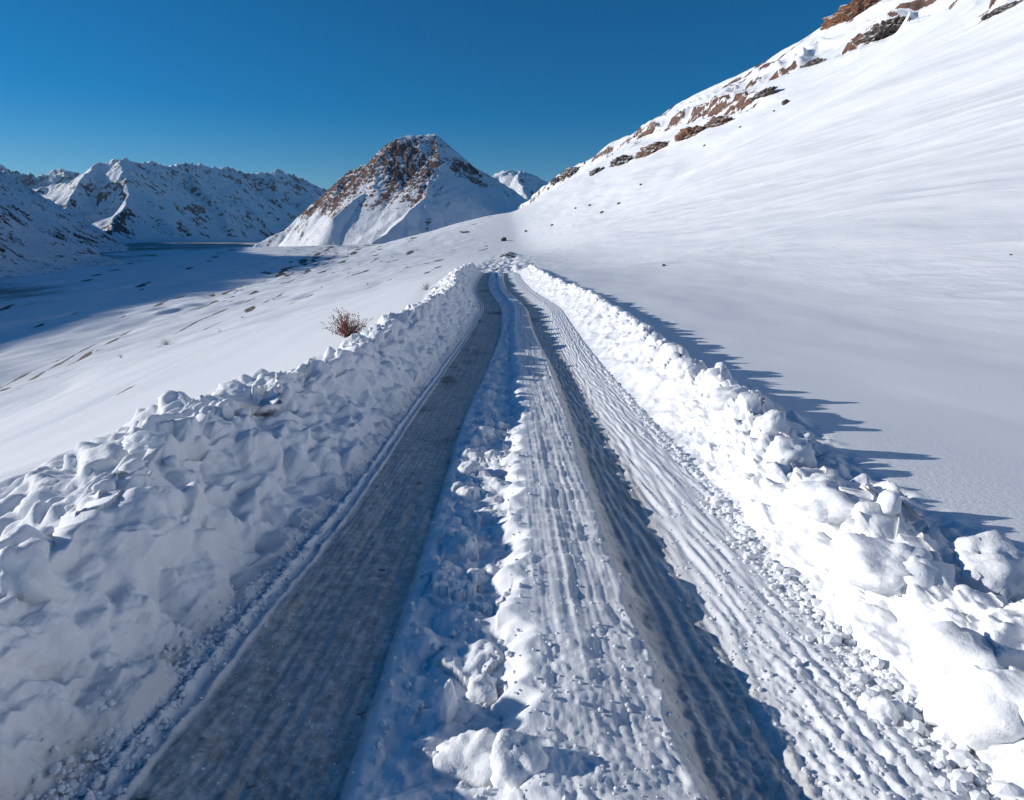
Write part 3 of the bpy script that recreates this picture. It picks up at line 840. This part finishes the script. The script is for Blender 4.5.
scatter(500, 1.3, 9, lambda i_: rs.uniform(B_[i_], D_[i_]), .005, .022)
cv = np.concatenate(cv); cf = np.concatenate(cf)
o = link('snow_crumbs', raw_mesh('snow_crumbs', cv, cf, {'dirt': np.zeros(len(cv))}, M_LUMP, False))
tag(o, 'loose crumbs of snow strewn over the lanes and along the bank feet', 'snow crumbs', kind='stuff')

# ------------------------------------------------------------------ rock outcrops on the hillside
M_ORANGE = rock_material('orange_rock', (0.10, 0.055, 0.04), (0.33, 0.16, 0.085), .16, .62)
M_BROWN = rock_material('brown_rock', (0.07, 0.05, 0.045), (0.24, 0.13, 0.09), .16, .52)
M_DARK = rock_material('dark_rock', (0.045, 0.038, 0.038), (0.13, 0.10, 0.09), .2, .48)
def outcrop(px, py, wpx, hpx, label, mat, seed):
    p = at(px, py, 20)
    q0 = at(px-5, py+2, 20)
    dist = p[1]
    L = wpx*dist/FPX/2; h = hpx*dist/FPX/2
    r = np.random.RandomState(seed)
    vs_, fs_, o_ = [], [], 0
    yaw = math.radians(96+r.uniform(-8, 8))
    nb = max(4, int(wpx/6))
    v, f = ICO[5]
    # one continuous crag: a long ridge with stepped, broken strata
    w = v.copy()
    ca = n3(w*np.array([2.4, 1, 1]), .5, seed % 200)
    lay = np.round((w[:, 2]*3+ca*1.2))/3
    rad = 1+.38*ca+.22*n3(w*np.array([3.5, 1, 1]), .22, seed % 200+20)+.12*n3(w*np.array([3, 1, 1]), .09, seed % 200+40)
    rad = rad*(1+.10*np.sin(lay*9))
    w = w*rad[:, None]
    w = w*np.array([L*1.9, h*1.5, h*.95])
    w[:, 2] += .35*np.abs(w[:, 0])/L*h*r.uniform(-.6, .3)
    w = rotz(w, yaw)
    o = link('rock_outcrop', raw_mesh('rock_outcrop', w, f, None, mat, False), loc=(p[0], p[1], p[2]-.25*h))
    tag(o, label, 'rock outcrop')
OUT = [
 (856, 12, 42, 18, 'orange crag on the hillside skyline close to the top of the picture', M_ORANGE),
 (884, 36, 34, 16, 'dark brown rock patch just below the topmost orange crag', M_DARK),
 (716, 124, 34, 10, 'orange brown ledge near the upper end of the long rock band', M_BROWN),
 (690, 134, 34, 13, 'bright orange rock step at the middle of the long rock band', M_ORANGE),
 (655, 150, 42, 12, 'brown broken ledge in the lower middle of the long rock band', M_BROWN),
 (622, 162, 30, 11, 'dark ledge towards the lower end of the long rock band', M_DARK),
 (598, 172, 22, 9, 'dark broken rock closing the lower end of the long rock band', M_DARK),
 (648, 133, 22, 5, 'thin orange rock rib on the skyline above the long rock band', M_ORANGE),
 (572, 172, 26, 9, 'dark rocky knob on the low skyline beside the white notch peak', M_DARK),
 (556, 182, 16, 6, 'small dark crag at the lowest end of the hillside skyline', M_DARK),
 (762, 96, 28, 6, 'thin dark ledge above the upper end of the long rock band', M_DARK),
 (808, 66, 26, 6, 'thin dark ledge halfway between the long rock band and the topmost crag', M_DARK),
 (1008, 8, 24, 8, 'dark rocks high on the slope at the top corner of the picture', M_DARK),
]
for i_, a in enumerate(OUT): outcrop(*a, 31+i_*17)

# stones on the slopes
def stone(px, py, wpx, label, group=None):
    p = at(px, py, 12)
    r_ = wpx*p[1]/FPX/2
    v, f = clod(rnd.randrange(1, 3000), 3, 12, .1, .12)
    v = rotz(v*np.array([r_, r_*.8, r_*.75]), rnd.uniform(0, 6))
    o = link('rock', raw_mesh('rock', v, f, None, M_STONE, False), loc=(p[0], p[1], p[2]+r_*.2))
    tag(o, label, 'rock', group)
M_STONE = rock_material('stone', (0.05, 0.042, 0.04), (0.14, 0.10, 0.085), 1.5, .9)
stone(786, 104, 9, 'dark rock alone on the smooth slope below the upper rock band')
stone(664, 266, 5, 'small dark stone on the smooth snow above the far end of the sunlit bank')
stone(526, 232, 4, 'tiny dark stone on the hill foot above the end of the road')
stone(504, 241, 8, 'brown rock in the cut bank where the track rounds the hill foot')
for px, py in [(575, 209), (590, 206), (602, 213), (620, 204), (553, 226), (640, 186), (705, 146), (740, 128), (775, 112), (1012, 256)]:
    stone(px+rnd.uniform(-2, 2), py, rnd.uniform(2.5, 4), 'dark speck of stone on the smooth slope below the rock band', 'stones scattered below the rock band')

# ------------------------------------------------------------------ dry shrubs
def twig_material(name, a, b):
    s_ = NT(name)
    return s_.out(s_.mix(s_.ramp(s_.noise(30, 3, .6), .35, .65), a, b), .8, None, .2)
M_TWIG = twig_material('reddish_twig', (0.12, 0.035, 0.028), (0.27, 0.10, 0.07))
M_SEED = twig_material('dry_seed_head', (0.22, 0.065, 0.045), (0.36, 0.16, 0.11))
M_DRY = twig_material('dark_dry_grass', (0.07, 0.05, 0.04), (0.16, 0.11, 0.075))
def tube(path, r0, r1, vs_, fs_, n=4):
    o0 = sum(len(a) for a in vs_)
    path = np.array(path); m = len(path)
    ring = []
    for i_, q in enumerate(path):
        t = path[min(i_+1, m-1)]-path[max(i_-1, 0)]; t = t/np.linalg.norm(t)
        a = np.cross(t, [.3, .9, .2]); a /= np.linalg.norm(a); b = np.cross(t, a)
        r_ = r0+(r1-r0)*i_/(m-1)
        for k2 in range(n):
            ring.append(q+r_*(math.cos(6.283*k2/n)*a+math.sin(6.283*k2/n)*b))
    vs_.append(np.array(ring))
    for i_ in range(m-1):
        for k2 in range(n):
            fs_.append([o0+i_*n+k2, o0+i_*n+(k2+1) % n, o0+(i_+1)*n+(k2+1) % n, o0+(i_+1)*n+k2])
def shrub(px, py, size_px, label, seed, stems, mat, seedmat=None, name='shrub', cat='shrub', group=None):
    r = np.random.RandomState(seed)
    p = at(px, py, 12) if not isinstance(px, tuple) else np.array(px)
    H_ = size_px*p[1]/FPX
    tv, tf_, sv, sf, so = [], [], [], [], 0
    for _ in range(stems):
        azm = r.rand()*6.28; lean = r.uniform(.1, 1.25)
        d0 = np.array([math.cos(azm)*math.sin(lean), math.sin(azm)*math.sin(lean), math.cos(lean)])
        L = H_*r.uniform(.6, 1.05)
        pts = [np.array([r.normal(0, .05), r.normal(0, .05), -.05])*H_]
        dcur = d0.copy()
        for q in range(5):
            dcur = dcur+r.normal(0, .13, 3)+np.array([0, 0, .05]); dcur /= np.linalg.norm(dcur)
            pts.append(pts[-1]+dcur*L/5)
        tube(pts, H_*.013, H_*.005, tv, tf_)
        for b in range(5):
            s0 = pts[2+b % 4]
            d2 = dcur+r.normal(0, .55, 3); d2 /= np.linalg.norm(d2)
            l2 = L*r.uniform(.15, .38)
            e = s0+d2*l2*.5+r.normal(0, .03, 3)*H_; e2 = s0+d2*l2
            tube([s0, e, e2], H_*.007, H_*.003, tv, tf_, 3)
            if seedmat:
                for q in (e, e2, (e+e2)/2):
                    v, f = base_c[r.randint(8)]
                    sv.append(v*H_*np.array([.016, .016, .028])+q+r.normal(0, .01, 3)*H_); sf.append(f+so); so += len(v)
    e_me = raw_mesh(name if not seedmat else 'twigs', np.concatenate(tv), np.array(tf_), None, mat)
    if not seedmat:
        o = link(name, e_me, loc=tuple(p)); tag(o, label, cat, group); return o
    root = bpy.data.objects.new(name, None); root.location = tuple(p); C.objects.link(root)
    tag(root, label, cat, group)
    link('twigs', e_me, root)
    link('seed_heads', raw_mesh('seed_heads', np.concatenate(sv), np.concatenate(sf), None, seedmat, False), root)
    return root
shrub(347, 337, 25, 'reddish brown leafless shrub growing out of the snow behind the shaded bank', 3, 60, M_TWIG, M_SEED)
shrub(427, 290, 8, 'small dark dry tuft on the snow above the bend of the grey lane', 5, 26, M_DRY, None, 'grass_tuft', 'grass tuft')
shrub(166, 345, 7, 'low dark tuft on the open snow halfway to the valley shadow', 7, 24, M_DRY, None, 'grass_tuft', 'grass tuft')
shrub(121, 358, 5, 'tiny dark tuft on the open snow nearer the picture edge', 8, 16, M_DRY, None, 'grass_tuft', 'grass tuft')
for px, py in [(262, 282), (275, 300), (300, 268), (330, 262), (352, 274), (368, 285), (390, 258), (285, 276), (318, 288), (242, 318), (252, 300), (218, 332), (345, 255), (410, 268), (380, 262)]:
    shrub(px+rnd.uniform(-4, 4), py, rnd.uniform(2.0, 3.6), 'faint dark dry tuft dotted over the far sunlit snowfield', rnd.randrange(1, 999), 14, M_DRY, None, 'grass_tuft', 'grass tuft', 'dry tufts dotted over the far snowfield')

# ------------------------------------------------------------------ thin valley air
def haze_box(density):
    bm = bmesh.new(); bmesh.ops.create_cube(bm, size=1)
    x0, x1, y0, y1, z0, z1 = -15000, 15000, -15000, 15000, -62, 1350
    for v_ in bm.verts:
        v_.co = Vector((x0 if v_.co.x < 0 else x1, y0 if v_.co.y < 0 else y1, z0 if v_.co.z < 0 else z1))
    me = bpy.data.meshes.new('haze'); bm.to_mesh(me); bm.free()
    m = bpy.data.materials.new('haze_air'); m.use_nodes = True
    t = m.node_tree
    for n in list(t.nodes): t.nodes.remove(n)
    mo = t.nodes.new('ShaderNodeOutputMaterial'); pv = t.nodes.new('ShaderNodeVolumePrincipled')
    pv.inputs['Color'].default_value = (.50, .74, 1.0, 1); pv.inputs['Density'].default_value = density
    pv.inputs['Anisotropy'].default_value = .1
    t.links.new(pv.outputs[0], mo.inputs['Volume'])
    me.materials.append(m)
    tag(link('haze', me), 'thin bluish air over the whole valley', 'haze', kind='stuff')
haze_box(1.4e-5)
#MORE
